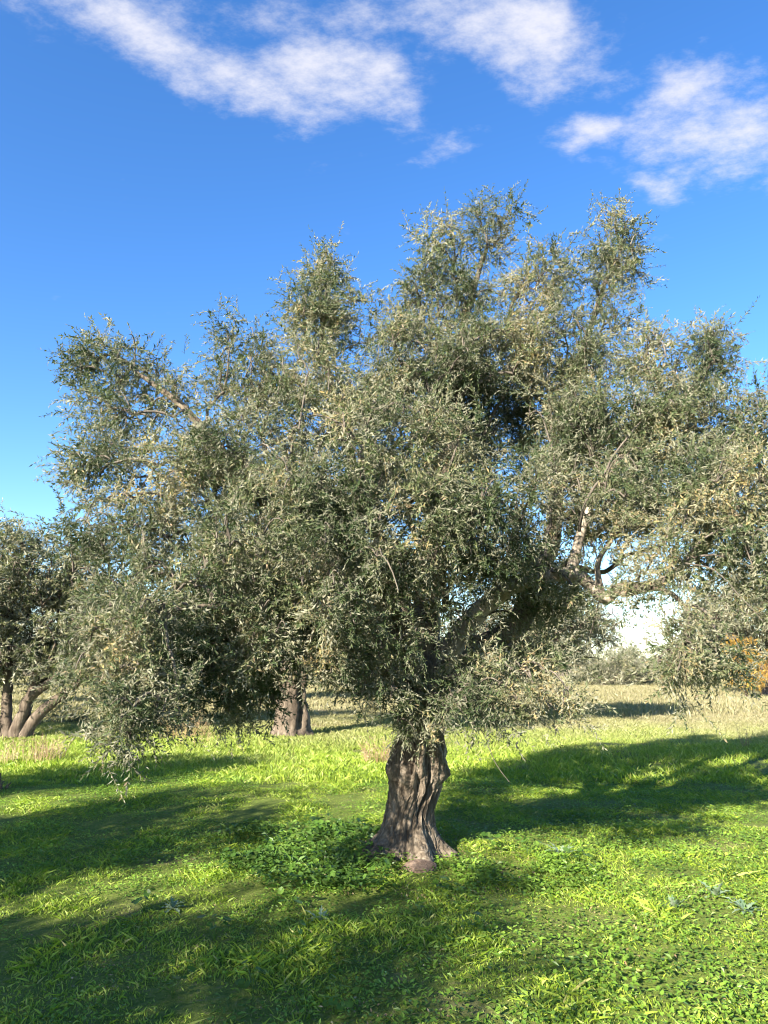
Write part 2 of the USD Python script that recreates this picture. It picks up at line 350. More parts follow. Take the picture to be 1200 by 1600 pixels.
def spray(rng, kinds, n, fan, jitter, **kw):
    """Several leafy shoots fanning out about +x from nearly one point, as they sit on a branch end."""
    V, F, c = [], [], 0
    for k in range(n):
        v, f = shoot(rng, *kinds[rng.integers(len(kinds))], **kw)
        m = trimesh.transformations.euler_matrix(rng.normal(0, .8), rng.normal(0, fan), rng.normal(0, fan * 1.3))[:3, :3]
        s = rng.uniform(.75, 1.15)
        V.append(s * v @ m.T + rng.normal(0, jitter, 3)); F.append(f + c); c += len(v)
    return np.vstack(V), np.vstack(F)


SHOOTS = [shoot(RS, *a) for a in ((.20, 12), (.24, 14), (.16, 10), (.13, 9))]
SPRAYS = [spray(RS, ((.14, 8), (.18, 10), (.21, 11), (.10, 6), (.27, 12)), 5, .75, .06, spread=58, noise=22) for _ in range(12)]
FAR_SHOOTS = [spray(RS, ((.30, 8), (.38, 9), (.24, 7)), 6, .8, .13, L=.095, W=.031, spread=58, noise=22) for _ in range(8)]


def lobes_to_points(lobes, rng, dens):
    """Twig centres in ellipsoids (centre, half sizes, weight, leafiness); more of them near the outside. Returns points, outward directions, lobe index."""
    P, D, I = [], [], []
    for i, lb in enumerate(lobes):
        c, r, w = np.asarray(lb[0], float), np.asarray(lb[1], float), lb[2]
        n = max(3, int(dens * w * (r[0] * r[1] * r[2]) ** (2 / 3)))
        d = rng.normal(size=(n, 3)); d /= np.linalg.norm(d, axis=1, keepdims=True)
        rad = .30 + .70 * rng.random(n) ** .55
        bump = .78 + .5 * meshkit.fbm(d * 1.7 + i * 9.1 + 40, 3, i)                # an uneven outline
        P.append(c + d * r * (rad * bump)[:, None]); D.append(d); I.append(np.full(n, i))
    return np.vstack(P), np.vstack(D), np.concatenate(I)


def skeleton(roots, pts, start):
    """Joins every point to the nearest node already joined; returns the parents (index < 0: a root) and nodes."""
    nodes = [np.asarray(roots, float)]
    cost0 = np.linalg.norm(np.asarray(roots) - start, axis=1) * .35
    allp = np.vstack([roots, pts]); n0 = len(roots)
    order = np.argsort(np.min(np.linalg.norm(pts[:, None] - allp[None, :n0], axis=2), axis=1))
    cost = np.full(len(allp), np.inf); cost[:n0] = cost0
    par = np.full(len(allp), -1)
    for k in order:
        d = np.linalg.norm(allp - pts[k], axis=1) ** 1.15 + cost
        d[~np.isfinite(cost)] = np.inf
        p = int(np.argmin(d)); par[n0 + k] = p
        cost[n0 + k] = cost[p] + np.linalg.norm(allp[p] - pts[k]) * .35
    return allp, par, n0


def foliage(parent, rng, lobes, roots, start, dens, per, mat, twig_mat, protos, reach=.26, size=1.0, voids=(), zmin=.45, droop=.30, twig_r=.0042, crown_label=None):
    P, D, I = lobes_to_points(lobes, rng, dens)
    keep = np.ones(len(P), bool)
    for c, r in voids:
        keep &= (((P - np.asarray(c)) / np.asarray(r)) ** 2).sum(1) > 1
    keep &= P[:, 2] > zmin
    P, D, I = P[keep], D[keep], I[keep]
    allp, par, n0 = skeleton(roots, P, start)
    # branches, thickness from what they carry
    load = np.ones(len(allp))
    kids = np.argsort([-np.linalg.norm(p - start) for p in allp])
    depth = np.zeros(len(allp), int)
    for k in range(n0, len(allp)):
        a, c = k, 0
        while par[a] >= 0 and c < 200: a = par[a]; c += 1
        depth[k] = c
    for k in np.argsort(-depth):
        if par[k] >= 0: load[par[k]] += load[k]
    ch = np.arange(n0, len(allp)); pa = par[ch]
    A, B = allp[pa], allp[ch]
    r1 = twig_r * load[ch] ** .42
    r0 = np.minimum(twig_r * np.where(pa < n0, load[ch] * 1.3, load[pa]) ** .42, r1 * 1.7)
    t = np.linspace(0, 1, 5)[None, :, None]
    mid = rng.normal(0, .05, (len(ch), 1, 3)) * np.linalg.norm(B - A, axis=1)[:, None, None] + np.array([0, 0, .05])
    Pth = A[:, None] + (B - A)[:, None] * t + mid * 4 * t * (1 - t)
    tv, tf = tubes(Pth, r0[:, None] + (r1 - r0)[:, None] * t[:, :, 0], 5)
    tag(put('branches', (tv, tf), twig_mat, parent, smooth=True), kind='stuff')
    # shoots
    leaf = np.array([lb[3] if len(lb) > 3 else 1.0 for lb in lobes])[I]
    num = rng.poisson(per * leaf)
    idx = np.repeat(np.arange(len(P)), num)
    n = len(idx)
    off = rng.normal(size=(n, 3)); off /= np.linalg.norm(off, axis=1, keepdims=True)
    twig_dir = (B - A) / np.maximum(np.linalg.norm(B - A, axis=1, keepdims=True), 1e-6)
    base = P[idx] + off * (reach * .45 * rng.random((n, 1))) - twig_dir[idx] * (rng.random((n, 1)) * np.linalg.norm(B - A, axis=1)[idx][:, None] * .5)
    up = D[idx][:, 2:3]
    d = D[idx] * .6 + off * .95 + np.array([0, 0, 1.0]) * np.where(up > .35, .75 * up, -droop * (1 - np.abs(up)) - .25 * droop) + rng.normal(0, .2, (n, 3))
    d, a, b = frames(d)
    # roll: keep the leaf tops upwards (z axis of the shoot as vertical as may be), with some spread
    z = np.array([[0, 0, 1.0]]) - d * d[:, 2:3]
    z = np.where(np.linalg.norm(z, axis=1, keepdims=True) < .05, a, z); z /= np.linalg.norm(z, axis=1, keepdims=True)
    ro = rng.normal(0, .7, (n, 1)); yv = np.cross(z, d)
    z = np.cos(ro) * z + np.sin(ro) * yv; yv = np.cross(z, d)
    which, sc = rng.integers(0, len(protos), n), size * rng.uniform(.75, 1.2, n)
    rot = np.stack([d, yv, z], -1) * sc[:, None, None]
    Vs, Fs, tone, twig, c = [], [], [], [], 0
    for k, (pv, pf) in enumerate(protos):
        m = np.nonzero(which == k)[0]
        lab = pieces((pv, pf))
        Vs.append((np.einsum('nij,vj->nvi', rot[m], pv) + base[m][:, None]).reshape(-1, 3))
        Fs.append((pf[None] + (c + np.arange(len(m)) * len(pv))[:, None, None]).reshape(-1, 3)); c += len(m) * len(pv)
        tone.append(rng.random((len(m), lab.max() + 1))[:, lab].ravel()); twig.append(np.repeat(rng.random(len(m)), len(pv)))
    cr = put('crown', (np.vstack(Vs), np.vstack(Fs)), mat, parent)
    for nm, a in (('tone', tone), ('twig', twig)):
        UsdGeom.PrimvarsAPI(cr).CreatePrimvar(nm, Sdf.ValueTypeNames.FloatArray, 'vertex').Set(Vt.FloatArray.FromNumpy(np.concatenate(a).astype(np.float32)))
    tag(cr, crown_label, kind='stuff')
    TRI.append((str(parent.GetPath()), sum(len(f) for f in Fs)))
    return n


# ------------------------------------------------------------------ the main olive tree
def gnarled_trunk(prof, cx, cy, rng_seed, crease=(), roots=(), dents=(), nth=230, nz=280, lump=.22, ridge=.13):
    """Trunk about the z axis. prof: (z, radius); crease: (angle, depth, half angle, z0, z1); roots: (angle, reach)."""
    zs = np.linspace(prof[0][0], prof[-1][0], nz)
    r = np.interp(zs, *np.array(prof).T)
    from scipy.ndimage import gaussian_filter1d
    r = gaussian_filter1d(r, 4, mode='nearest')
    th = np.arange(nth) / nth * 2 * math.pi
    Z, T = np.meshgrid(zs, th, indexing='ij')
    tw = T + .55 * Z + 1.0 * (meshkit.fbm(np.stack([np.cos(T) * 1.6, np.sin(T) * 1.6, Z * 3.2], -1) + 31, 3, rng_seed + 1) - .5)
    c, s = np.cos(tw), np.sin(tw)
    big = meshkit.fbm(np.stack([c * 1.3, s * 1.3, Z * 2.6], -1) + rng_seed, 3, rng_seed) - .5
    rid = 1 - np.abs(2 * meshkit.fbm(np.stack([c * 4.6, s * 4.6, Z * 2.2], -1) + 7, 4, rng_seed + 3) - 1)
    mid = meshkit.fbm(np.stack([c * 5, s * 5, Z * 13], -1) + 11, 4, rng_seed + 8) - .5
    fib = 1 - np.abs(2 * meshkit.fbm(np.stack([c * 21, s * 21, Z * 6], -1), 4, rng_seed + 5) - 1)
    up = np.clip((Z / zs[-1] - .22) / .12, .25, 1)
    R = r[:, None] * (1 + 2 * lump * big + ridge * (rid - .75) * 2 + .30 * up * mid + .16 * (fib - .7))
    for a, dep, wid, z0, z1 in crease:
        da = (T - a + .25 * np.sin(Z * 7) * .4 + math.pi) % (2 * math.pi) - math.pi
        R -= dep * np.exp(-(da / wid) ** 2) * np.clip((Z - z0) / .08, 0, 1) * np.clip((z1 - Z) / .08, 0, 1)
    for a, reach, wid in roots:
        da = (T - a + math.pi) % (2 * math.pi) - math.pi
        R += reach * np.exp(-(da / wid) ** 2) * np.exp(-np.maximum(Z, 0) / .07)
    for a, dep, wid, z0, h in dents:
        da = (T - a + math.pi) % (2 * math.pi) - math.pi
        R -= dep * np.exp(-(da / wid) ** 2 - ((Z - z0) / h) ** 2)
    R = np.maximum(R, .05)
    V = np.stack([R * np.cos(T) + np.interp(zs, *cx)[:, None], R * np.sin(T) + np.interp(zs, *cy)[:, None], Z], -1)
    i = np.arange(nz - 1)[:, None] * nth; j = np.arange(nth)[None]; jn = (j + 1) % nth
    q = np.stack([i + j, i + jn, i + nth + jn, i + nth + j], -1).reshape(-1, 4)
    top = np.array([[0, 0, zs[-1] + .04]]) + V[-1].mean(0) * [1, 1, 0]
    cap = np.array([[(nz - 1) * nth + k, (nz - 1) * nth + (k + 1) % nth, nz * nth] for k in range(nth)])
    return np.vstack([V.reshape(-1, 3), top]), np.vstack([q[:, [0, 1, 2]], q[:, [0, 2, 3]], cap])


rng = np.random.default_rng(3)
olive = xform('olive_tree')
tag(olive, 'big old olive tree with short gnarled trunk in the middle, nearest the viewer', 'tree', 'orchard olive trees')
prof = [(-.12, .40), (0, .31), (.08, .255), (.17, .222), (.28, .20), (.38, .205), (.48, .23), (.56, .255), (.64, .27), (.72, .25), (.80, .225), (.9, .20), (1.05, .19), (1.3, .23), (1.45, .22), (1.58, .12)]
prof = [(z, r * .89) for z, r in prof]
tv, tf = gnarled_trunk(prof, ([0, .25, .45, .62, .9, 1.5], [-.04, -.03, .03, .045, .07, .10]), ([0, 1.5], [0, 0]), 4,
                       crease=[(-1.12, .07, .08, .20, .80), (-2.0, .045, .07, .45, .95), (-1.62, .018, .04, .05, .45), (-2.5, .05, .10, .5, 1.0), (-.6, .035, .07, .2, .6), (-.9, .02, .04, 0, .4), (-2.15, .02, .04, 0, .4), (-1.4, .015, .035, .1, .5), (-1.85, .015, .03, 0, .5)],
                       roots=[(-2.6, .24, .30), (-1.25, .16, .20), (-.25, .10, .22), (-1.9, .06, .16), (1.2, .15, .4), (2.5, .2, .4)],
                       dents=[(-2.0, .11, .30, .74, .10), (-1.25, .09, .25, .70, .10), (-1.65, .05, .2, .5, .07), (-.45, -.05, .25, .58, .06), (-2.7, -.045, .3, .60, .06), (-.9, .06, .12, .45, .08)], lump=.24, ridge=.15)
put('trunk', (tv + TREE + [0, 0, height(TREE[0], TREE[1])], tf), bark_main, olive, smooth=True)
LIMBS = [  # (points, radius at start, at end)
    ([TREE + [.10, 0, 1.15], at(705, 1010, 6.3), at(760, 945, 6.15), at(830, 905, 6.0), at(900, 899, 5.9), at(948, 932, 5.8), at(963, 915, 5.75), at(1005, 912, 5.7), at(1090, 860, 5.6), at(1150, 760, 5.5)], .125, .012),
    ([TREE + [.12, .05, 1.2], at(735, 1020, 6.7), at(800, 985, 6.9), at(845, 900, 7.0), at(875, 740, 7.1), at(900, 600, 7.2), at(945, 440, 7.2)], .15, .02),
    ([TREE + [.08, .03, 1.3], at(662, 980, 6.4), at(672, 880, 6.45), at(690, 760, 6.5), at(715, 560, 6.8), at(760, 390, 7.0)], .15, .018),
    ([TREE + [.02, .0, 1.25], at(610, 1000, 6.3), at(540, 920, 6.2), at(430, 800, 6.1), at(335, 690, 6.1), at(290, 640, 6.1), at(210, 580, 6.2)], .13, .016),
    ([TREE + [.05, -.08, 1.3], at(625, 970, 5.95), at(585, 880, 5.5), at(560, 760, 5.2), at(580, 650, 5.3)], .09, .01),
    ([TREE + [-.02, -.06, 1.2], at(575, 1020, 6.0), at(460, 970, 5.4), at(340, 950, 4.9), at(230, 960, 4.6)], .09, .008),
    ([TREE + [.1, .12, 1.2], TREE + [.2, .7, 1.9], TREE + [.3, 1.4, 3.0], TREE + [.2, 1.9, 3.9]], .13, .012),
    ([at(893, 895, 5.9), at(905, 840, 5.95), at(955, 725, 6.0), at(1055, 643, 6.0), at(1085, 600, 6.0)], .045, .012),
    ([TREE + [.03, .04, 1.35], at(610, 900, 6.7), at(550, 720, 6.8), at(510, 560, 6.9), at(500, 430, 6.9)], .10, .015),
    ([at(940, 925, 5.8), at(934, 895, 5.85), at(945, 860, 5.9), at(990, 800, 6.1)], .03, .012),
    ([at(870, 903, 5.95), at(905, 886, 6.15), at(945, 893, 6.3), at(975, 872, 6.4), at(1030, 850, 6.5), at(1080, 790, 6.7)], .03, .008),
    ([at(885, 890, 6.2), at(905, 850, 6.4), at(945, 815, 6.6), at(985, 740, 6.9)], .035, .012),
    ([at(960, 920, 5.75), at(985, 930, 5.5), at(1030, 925, 5.3), at(1080, 960, 5.1)], .03, .012)]
roots = []
for nth_limb, (pts, r0, r1) in enumerate(LIMBS):
    mesh, path = limb_mesh(pts, r0, r1, rng)
    put('limb', mesh, bark_limb if nth_limb in (0, 7, 9) else bark_main, olive, smooth=True)
    roots.append(path[len(path) // 5::3])
roots = np.vstack(roots)
for pts, r0, r1 in [([at(690, 1035, 5.9), at(725, 1022, 5.7), at(765, 1027, 5.5), at(810, 1052, 5.3)], .014, .006), ([at(700, 1070, 5.6), at(735, 1130, 5.4), at(770, 1185, 5.25), at(796, 1222, 5.2)], .006, .002),
                    ([at(1070, 880, 5.0), at(1150, 920, 4.9), at(1192, 972, 4.8)], .006, .002), ([at(300, 665, 5.9), at(350, 720, 5.8), at(400, 770, 5.7)], .016, .01), ([at(620, 870, 5.0), at(645, 940, 5.2), at(640, 1000, 5.5)], .008, .004),
                    ([at(920, 1130, 5.3), at(890, 1120, 5.3), at(840, 1085, 5.4)], .002, .005), ([at(1000, 660, 5.6), at(930, 760, 5.6), at(905, 830, 5.8)], .006, .012)]:
    put('bare_twig', limb_mesh(pts, r0, r1, rng, 6, .1)[0], bark_twig, olive, smooth=True)


def L(px, py, Y, rx, ry, w=1.0, leaf=1.0, rd=None):
    """A lobe of foliage: centre under a pixel at depth Y, half sizes given in pixels at that depth."""
    k = Y / FPX
    return (at(px, py, Y), np.array([rx * k, (rd if rd else .5 * (rx + ry) * k), ry * k]), w, leaf)


LOBES = [
    # left side
    L(195, 572, 6.3, 88, 45, 1, .7), L(120, 560, 6.3, 42, 28, .9, .8), L(185, 645, 6.2, 85, 45, 1, .8), L(285, 655, 6.2, 60, 35, .7, .5), L(170, 740, 6.0, 85, 65, 1, 1.0), L(280, 760, 5.8, 90, 90, 1, 1),
    L(190, 850, 5.6, 90, 90, 1, 1.1), L(260, 950, 5.1, 110, 90, 1, 1.1), L(200, 1030, 4.7, 85, 85, 1, 1.1), L(190, 1110, 4.5, 65, 65, .9, 1.0), L(330, 1040, 5.5, 90, 80, 1, 1.1), L(375, 1080, 5.9, 50, 50, .9, 1),
    # middle
    L(400, 590, 6.5, 75, 80, 1, 1), L(380, 520, 6.5, 40, 30, .7, .6), L(500, 490, 6.9, 48, 75, 1.3, 1.3), L(510, 425, 6.9, 24, 44, 1.4, 1.2), L(500, 610, 6.1, 110, 90, 1, 1.1), L(390, 710, 5.7, 100, 90, 1, 1.1), L(530, 730, 5.2, 110, 110, 1, 1.1),
    L(640, 560, 6.3, 70, 75, 1, 1), L(650, 690, 5.4, 90, 100, 1, 1.1), L(430, 850, 5.1, 120, 110, 1, 1.1), L(560, 880, 4.9, 100, 110, 1, 1.1), L(430, 980, 5.3, 110, 90, 1, 1.1), L(540, 1005, 5.6, 85, 90, 1, 1.1),
    L(680, 830, 5.2, 80, 90, 1, 1), L(770, 790, 5.2, 85, 100, 1, 1.1), L(620, 960, 5.3, 50, 80, .8, .8), L(720, 930, 5.5, 60, 60, .7, .7),
    # top
    L(690, 470, 6.8, 75, 85, 1, 1), L(690, 370, 6.9, 45, 40, 1.1, 1.1), L(765, 364, 6.9, 34, 45, 1.1, 1), L(795, 328, 6.9, 12, 18, 1, .8), L(750, 560, 6.4, 90, 70, 1, 1), L(830, 470, 6.6, 60, 65, 1, 1), L(870, 430, 6.6, 45, 45, .8, .8), L(870, 540, 6.4, 75, 65, 1, .9),
    L(960, 390, 6.7, 50, 62, .9, .8), L(965, 362, 6.7, 26, 38, .9, .7), L(985, 410, 6.7, 32, 38, .9, .7), L(950, 480, 6.7, 50, 45, .8, .7),
    # right
    L(900, 620, 6.5, 70, 55, .8, .7), L(1070, 565, 6.0, 95, 55, 1, 1), L(1125, 540, 6.0, 40, 38, .9, .8), L(1000, 650, 5.9, 85, 70, 1, .9), L(1110, 660, 5.7, 110, 75, 1, 1.1), L(1215, 680, 5.6, 70, 80, 1, 1), L(1290, 760, 5.6, 90, 100, 1, 1),
    L(1010, 760, 5.6, 80, 75, 1, 1), L(1130, 770, 5.3, 110, 85, 1, 1.1), L(1090, 860, 5.2, 100, 70, 1, 1.1), L(1200, 850, 5.2, 90, 80, 1, 1.1), L(1060, 960, 5.0, 55, 65, 1, 1), L(1100, 1010, 5.0, 70, 55, 1, 1), L(1050, 1040, 4.9, 42, 45, 1.1, 1.1), L(1075, 975, 4.8, 50, 50, 1, 1.1), L(940, 800, 6.5, 60, 50, .9, 1), L(960, 720, 6.8, 70, 70, 1, 1), L(1200, 940, 5.4, 60, 50, .8, .8),
    # skirt round the trunk
    L(800, 1070, 5.4, 85, 42, 1, 1), L(865, 1095, 5.3, 55, 30, .9, .8), L(745, 1100, 5.4, 60, 38, .9, .8), L(655, 1108, 5.7, 62, 38, 1, .9), L(590, 1065, 5.5, 55, 45, .8, .9), L(845, 1000, 6.2, 70, 70, .8, .9), L(870, 920, 6.6, 60, 70, .8, .9), L(780, 940, 6.6, 60, 60, .6, .6), L(860, 800, 6.4, 60, 80, .7, .7), L(900, 700, 6.6, 60, 60, .8, .7), L(940, 780, 6.6, 50, 60, .7, .6), L(960, 850, 6.4, 60, 30, .5, .4),
    L(905, 955, 5.7, 30, 45, .8, .5), L(985, 860, 5.6, 35, 30, .7, .6), L(190, 1125, 4.4, 60, 45, .9, 1), L(250, 1100, 4.6, 50, 40, .8, 1), L(385, 1105, 5.6, 40, 40, .9, 1), L(240, 960, 4.5, 50, 40, .8, 1),
    L(900, 540, 6.5, 60, 50, .9, .8), L(920, 610, 6.3, 60, 50, .9, .8), L(865, 650, 6.2, 45, 55, .9, .8), L(985, 545, 6.3, 50, 40, .8, .7), L(930, 690, 6.2, 60, 50, .9, .7), L(880, 750, 6.0, 45, 60, .8, .7), L(960, 810, 6.0, 50, 40, .7, .6), L(600, 500, 6.7, 50, 50, .8, .8), L(860, 850, 6.0, 45, 60, .8, .7),
    L(915, 860, 5.9, 35, 35, .7, .5), L(940, 905, 5.5, 25, 25, .6, .4), L(1000, 920, 5.4, 30, 40, .8, .6),
    L(262, 615, 6.0, 40, 30, .8, .7), L(300, 680, 5.9, 40, 30, .8, .7),
    L(705, 740, 5.7, 60, 70, .9, 1), L(715, 840, 5.6, 50, 60, .8, .9), L(780, 880, 5.7, 50, 45, .8, .9),
    # behind
    L(330, 830, 7.0, 120, 110, .9, .65), L(480, 780, 7.6, 120, 120, .8, .65), L(640, 690, 7.6, 120, 120, 1, 1.1), L(790, 670, 7.2, 80, 90, 1, 1.3), L(700, 600, 7.3, 70, 70, .9, 1.1), L(860, 690, 7.2, 60, 80, .8, 1), L(1050, 720, 7.2, 100, 90, .8, .65), L(560, 900, 7.8, 120, 110, .8, .65), L(740, 860, 8.0, 110, 100, .7, .65), L(1150, 800, 6.8, 90, 90, .8, .65), L(420, 960, 7.0, 110, 90, .8, .65), L(790, 590, 7.6, 80, 80, .8, .65)]
VOIDS = [(at(945, 880, 6.2), (.16, 1.3, .17)), (at(978, 968, 6.2), (.15, 2.5, .28)), (at(790, 655, 5.6), (.19, .8, .32)), (at(325, 790, 5.4), (.22, .8, .26)), (at(550, 560, 6.0), (.17, .6, .2)), (at(590, 940, 4.9), (.14, .5, .3)), (at(700, 700, 5.2), (.1, .6, .2)), (at(470, 700, 5.2), (.09, .5, .18)), (at(890, 990, 5.9), (.1, .5, .3)), (at(200, 700, 6), (.2, .5, .08)), (at(640, 800, 4.9), (.08, .5, .2)), (at(1100, 735, 5.0), (.12, .5, .09)), (at(800, 985, 5.8), (.2, .7, .22)), (at(650, 1235, 5.6), (.5, 1, .24)), (at(830, 690, 6.2), (.10, 1.5, .2))]
N = foliage(olive, rng, LOBES, roots, TREE + [0, 0, 1.2], 265, 2.65, olive_leaf, bark_twig, SPRAYS, voids=VOIDS)
print('main shoots', N)


# ------------------------------------------------------------------ other trees
def simple_tree(name, label, base, lobes, limbs, trunk_r, trunk_h, seed, dens, per, mat=olive_far, protos=None, group=None, size=1.0, category='tree', reach=.5, twig=.009, lump=.22, zmin=.45):
    """base on the ground; lobes and limbs given relative to it."""
    rng = np.random.default_rng(seed)
    b = np.array([base[0], base[1], height(base[0], base[1])])
    t = xform(name, b)
    b = np.zeros(3)
    tag(t, label, category, group)
    if trunk_h:
        pr = [(-.15, trunk_r * 1.7), (0, trunk_r * 1.45), (.2, trunk_r * 1.1), (trunk_h * .5, trunk_r), (trunk_h * .85, trunk_r * 1.12), (trunk_h, trunk_r * .8), (trunk_h + .15, trunk_r * .3)]
        v, f = gnarled_trunk(pr, ([0, 1], [0, 0]), ([0, 1], [0, 0]), seed, crease=[(rng.uniform(-2.6, -.6), trunk_r * .35, .2, .1, trunk_h)], roots=[(a, trunk_r * .5, .3) for a in rng.uniform(-3, 3, 4)], nth=48, nz=40, lump=lump)
        put('trunk', (v + b, f), bark_far, t, smooth=True)
    rts = []
    for pts, r0, r1 in limbs:
        m, path = limb_mesh(np.asarray(pts, float) + b, r0, r1, rng, 9)
        put('limb', m, bark_far, t, smooth=True); rts.append(path[len(path) // 4::4])
    lobes = [(np.asarray(lb[0], float) + b, *lb[1:]) for lb in lobes]
    foliage(t, rng, lobes, np.vstack(rts), b + [0, 0, trunk_h], dens, per, mat, bark_far, protos or FAR_SHOOTS, reach=reach, size=size, twig_r=twig, zmin=zmin, droop=.45)
    return t


def crown_lobes(rng, cz, R, H, n=11):
    out = [((0, 0, cz), (R * .6, R * .6, H * .6), .6, .9)]
    for k in range(n):
        a = k / n * 2 * math.pi * 1.618 * 3
        e = rng.uniform(-.75, .95)
        rr = R * .66 * math.sqrt(max(.1, 1 - e * e * .7))
        s = rng.uniform(.36, .52)
        out.append(((rr * math.cos(a), rr * math.sin(a), cz + e * H * .62), (R * s, R * s, H * s), 1, 1))
    return out


def crown_limbs(rng, h, cz, R, n=5, r=.12):
    out = []
    for k in range(n):
        a = (k + rng.uniform(-.25, .25)) / n * 2 * math.pi
        c, s = math.cos(a), math.sin(a)
        out.append(([(.05 * c, .05 * s, h - .15), (.3 * R * c, .3 * R * s, h + .35 * (cz - h) + .2), (.55 * R * c, .55 * R * s, cz), (.68 * R * c, .68 * R * s, cz + .5)], r, r * .25))
    return out


def orchard_olive(label, base, R, H, cz, th, tr, seed, dens=55, per=1.3, group='orchard olive trees', **kw):
    r = np.random.default_rng(seed + 100)
    return simple_tree('olive_tree', label, base, crown_lobes(r, cz, R, H), crown_limbs(r, th, cz, R, r=tr * .5), tr, th, seed, dens, per, group=group, **kw)


# left edge: many-stemmed olive leaning to the right
lb = ground(28, 1152)
simple_tree('olive_tree', 'wide olive tree with several leaning dark stems at the left edge of the picture', lb,
            [((-2.6, 0, 2.6), (1.7, 1.8, 1.4), 1, 1), ((-1.0, -.3, 3.4), (1.5, 1.6, 1.1), 1, 1), ((.4, 0, 3.5), (1.1, 1.3, .9), 1, 1), ((.7, .3, 2.5), (1.0, 1.3, .9), 1, 1), ((-.2, .8, 2.6), (1.3, 1.2, 1.0), 1, .9), ((1.2, 0, 1.7), (.7, 1.0, .5), .9, .9), ((-1.4, -1.0, 2.4), (1.3, 1.0, .9), 1, 1), ((-.6, 0, 4.1), (.9, 1, .5), .9, .9), ((1.5, .2, 4.1), (.4, .6, .35), .7, .6), ((-3.6, .4, 1.8), (1.2, 1.4, .9), 1, 1), ((.2, .9, 1.7), (1.3, .8, .6), 1, 1), ((-1.4, .8, 1.7), (1.2, .9, .6), 1, 1), ((1.5, .5, 2.9), (.7, .9, .8), 1, 1), ((1.2, .2, 3.6), (.8, .9, .6), 1, .9), ((-.6, -.9, 1.75), (1.3, .7, .45), .9, .9), ((1.5, -.2, 1.5), (.5, .7, .4), .8, .9)],
            [([(.05, 0, -.15), (.45, 0, .55), (1.05, -.1, 1.0), (1.6, -.1, 1.6)], .17, .05), ([(-.05, 0, -.15), (.15, -.1, .7), (.8, -.2, 1.25), (1.2, -.2, 1.75), (1.7, -.2, 2.0)], .17, .04), ([(-.2, 0, -.15), (-.4, .1, 1.2), (-.5, .1, 2.4), (-.3, 0, 3.4)], .14, .04), ([(-.1, .1, -.15), (.15, .1, .9), (.2, .2, 2.0), (.4, .2, 3.0)], .12, .04), ([(-.3, 0, -.15), (-1.1, 0, 1.1), (-1.9, 0, 1.9), (-2.8, 0, 2.4)], .14, .05)],
            .26, 0, 21, 75, 1.25, group='orchard olive trees')
def dup(src, label, loc, rz, scale=1.0):
    """A copy of a thing, with its parts, at another place."""
    x = UsdGeom.Xform.Define(stage, numbered('/World/' + str(src.GetPath()).rsplit('/', 1)[1].rstrip('0123456789_')))
    x.GetPrim().GetReferences().AddInternalReference(src.GetPath())
    x.ClearXformOpOrder()
    x.AddTranslateOp().Set(Gf.Vec3d(float(loc[0]), float(loc[1]), float(height(loc[0], loc[1]))))
    x.AddRotateZOp().Set(float(rz)); x.AddScaleOp().Set(Gf.Vec3f(scale))
    tag(x.GetPrim(), label)
    x.GetPrim().SetInstanceable(True)
    return x.GetPrim()


# behind the main tree, trunk in view to the left of it
old = orchard_olive('olive tree behind, its stout sunlit trunk showing left of the big trunk', ground(455, 1153), 2.7, 2.0, 3.0, 1.5, .30, 31)
# behind, to the right of the main trunk
low = orchard_olive('dense olive tree behind the lower right boughs, crown reaching almost to the ground', (3.9, 21.0), 2.6, 2.0, 2.2, .8, .3, 41, dens=60)
dup(low, 'dark olive tree at the far right behind the orange shrub', (18.2, 35.5), 200, 1.5)
for lab, x, y, src, rz, sc in [('olive tree in the far row, leftmost one seen past the left edge tree', -16, 27, old, 70, 1.1), ('olive tree in the far row, second from the left', -11.5, 33, low, 140, 1.2), ('olive tree in the far row behind the left boughs', -6.0, 30, old, 200, 1.05),
                               ('olive tree in the far row behind the middle of the big crown', -1.0, 36, low, 290, 1.15), ('olive tree in the distance beyond the right frame edge', 26, 44, old, 330, 1.3)]:
    dup(src, lab, (x, y), rz, sc)
# the neighbours to the left of and behind the viewer, whose shade lies on the grass
slim = orchard_olive('orchard olive tree behind the viewer that shades the near grass', (-5.85, -1.95), 1.62, 1.7, 3.0, 1.3, .2, 80, dens=60, per=1.25)
dup(slim, 'orchard olive tree left of the viewer that shades the middle grass', (-6.5, 2.65), 120, .88)
dup(slim, 'orchard olive tree left of the frame that shades the farther grass', (-6.9, 7.0), 250, .78)
print('trees done')


def bush(name, label, base, lobes, seed, mat, dens=60, per=1.2, size=.6, group=None, protos=None, category='shrub', th=0):
    limbs = []
    for c, r, *_ in lobes:
        limbs.append(([(0, 0, -.05), (c[0] * .4, c[1] * .4, c[2] * .5), (c[0], c[1], c[2])], .02 + .01 * r[0], .008))
    return simple_tree(name, label, base, lobes, limbs, 0, 0, seed, dens, per, mat, protos, group, size, category, reach=.2, twig=.004, zmin=.03)


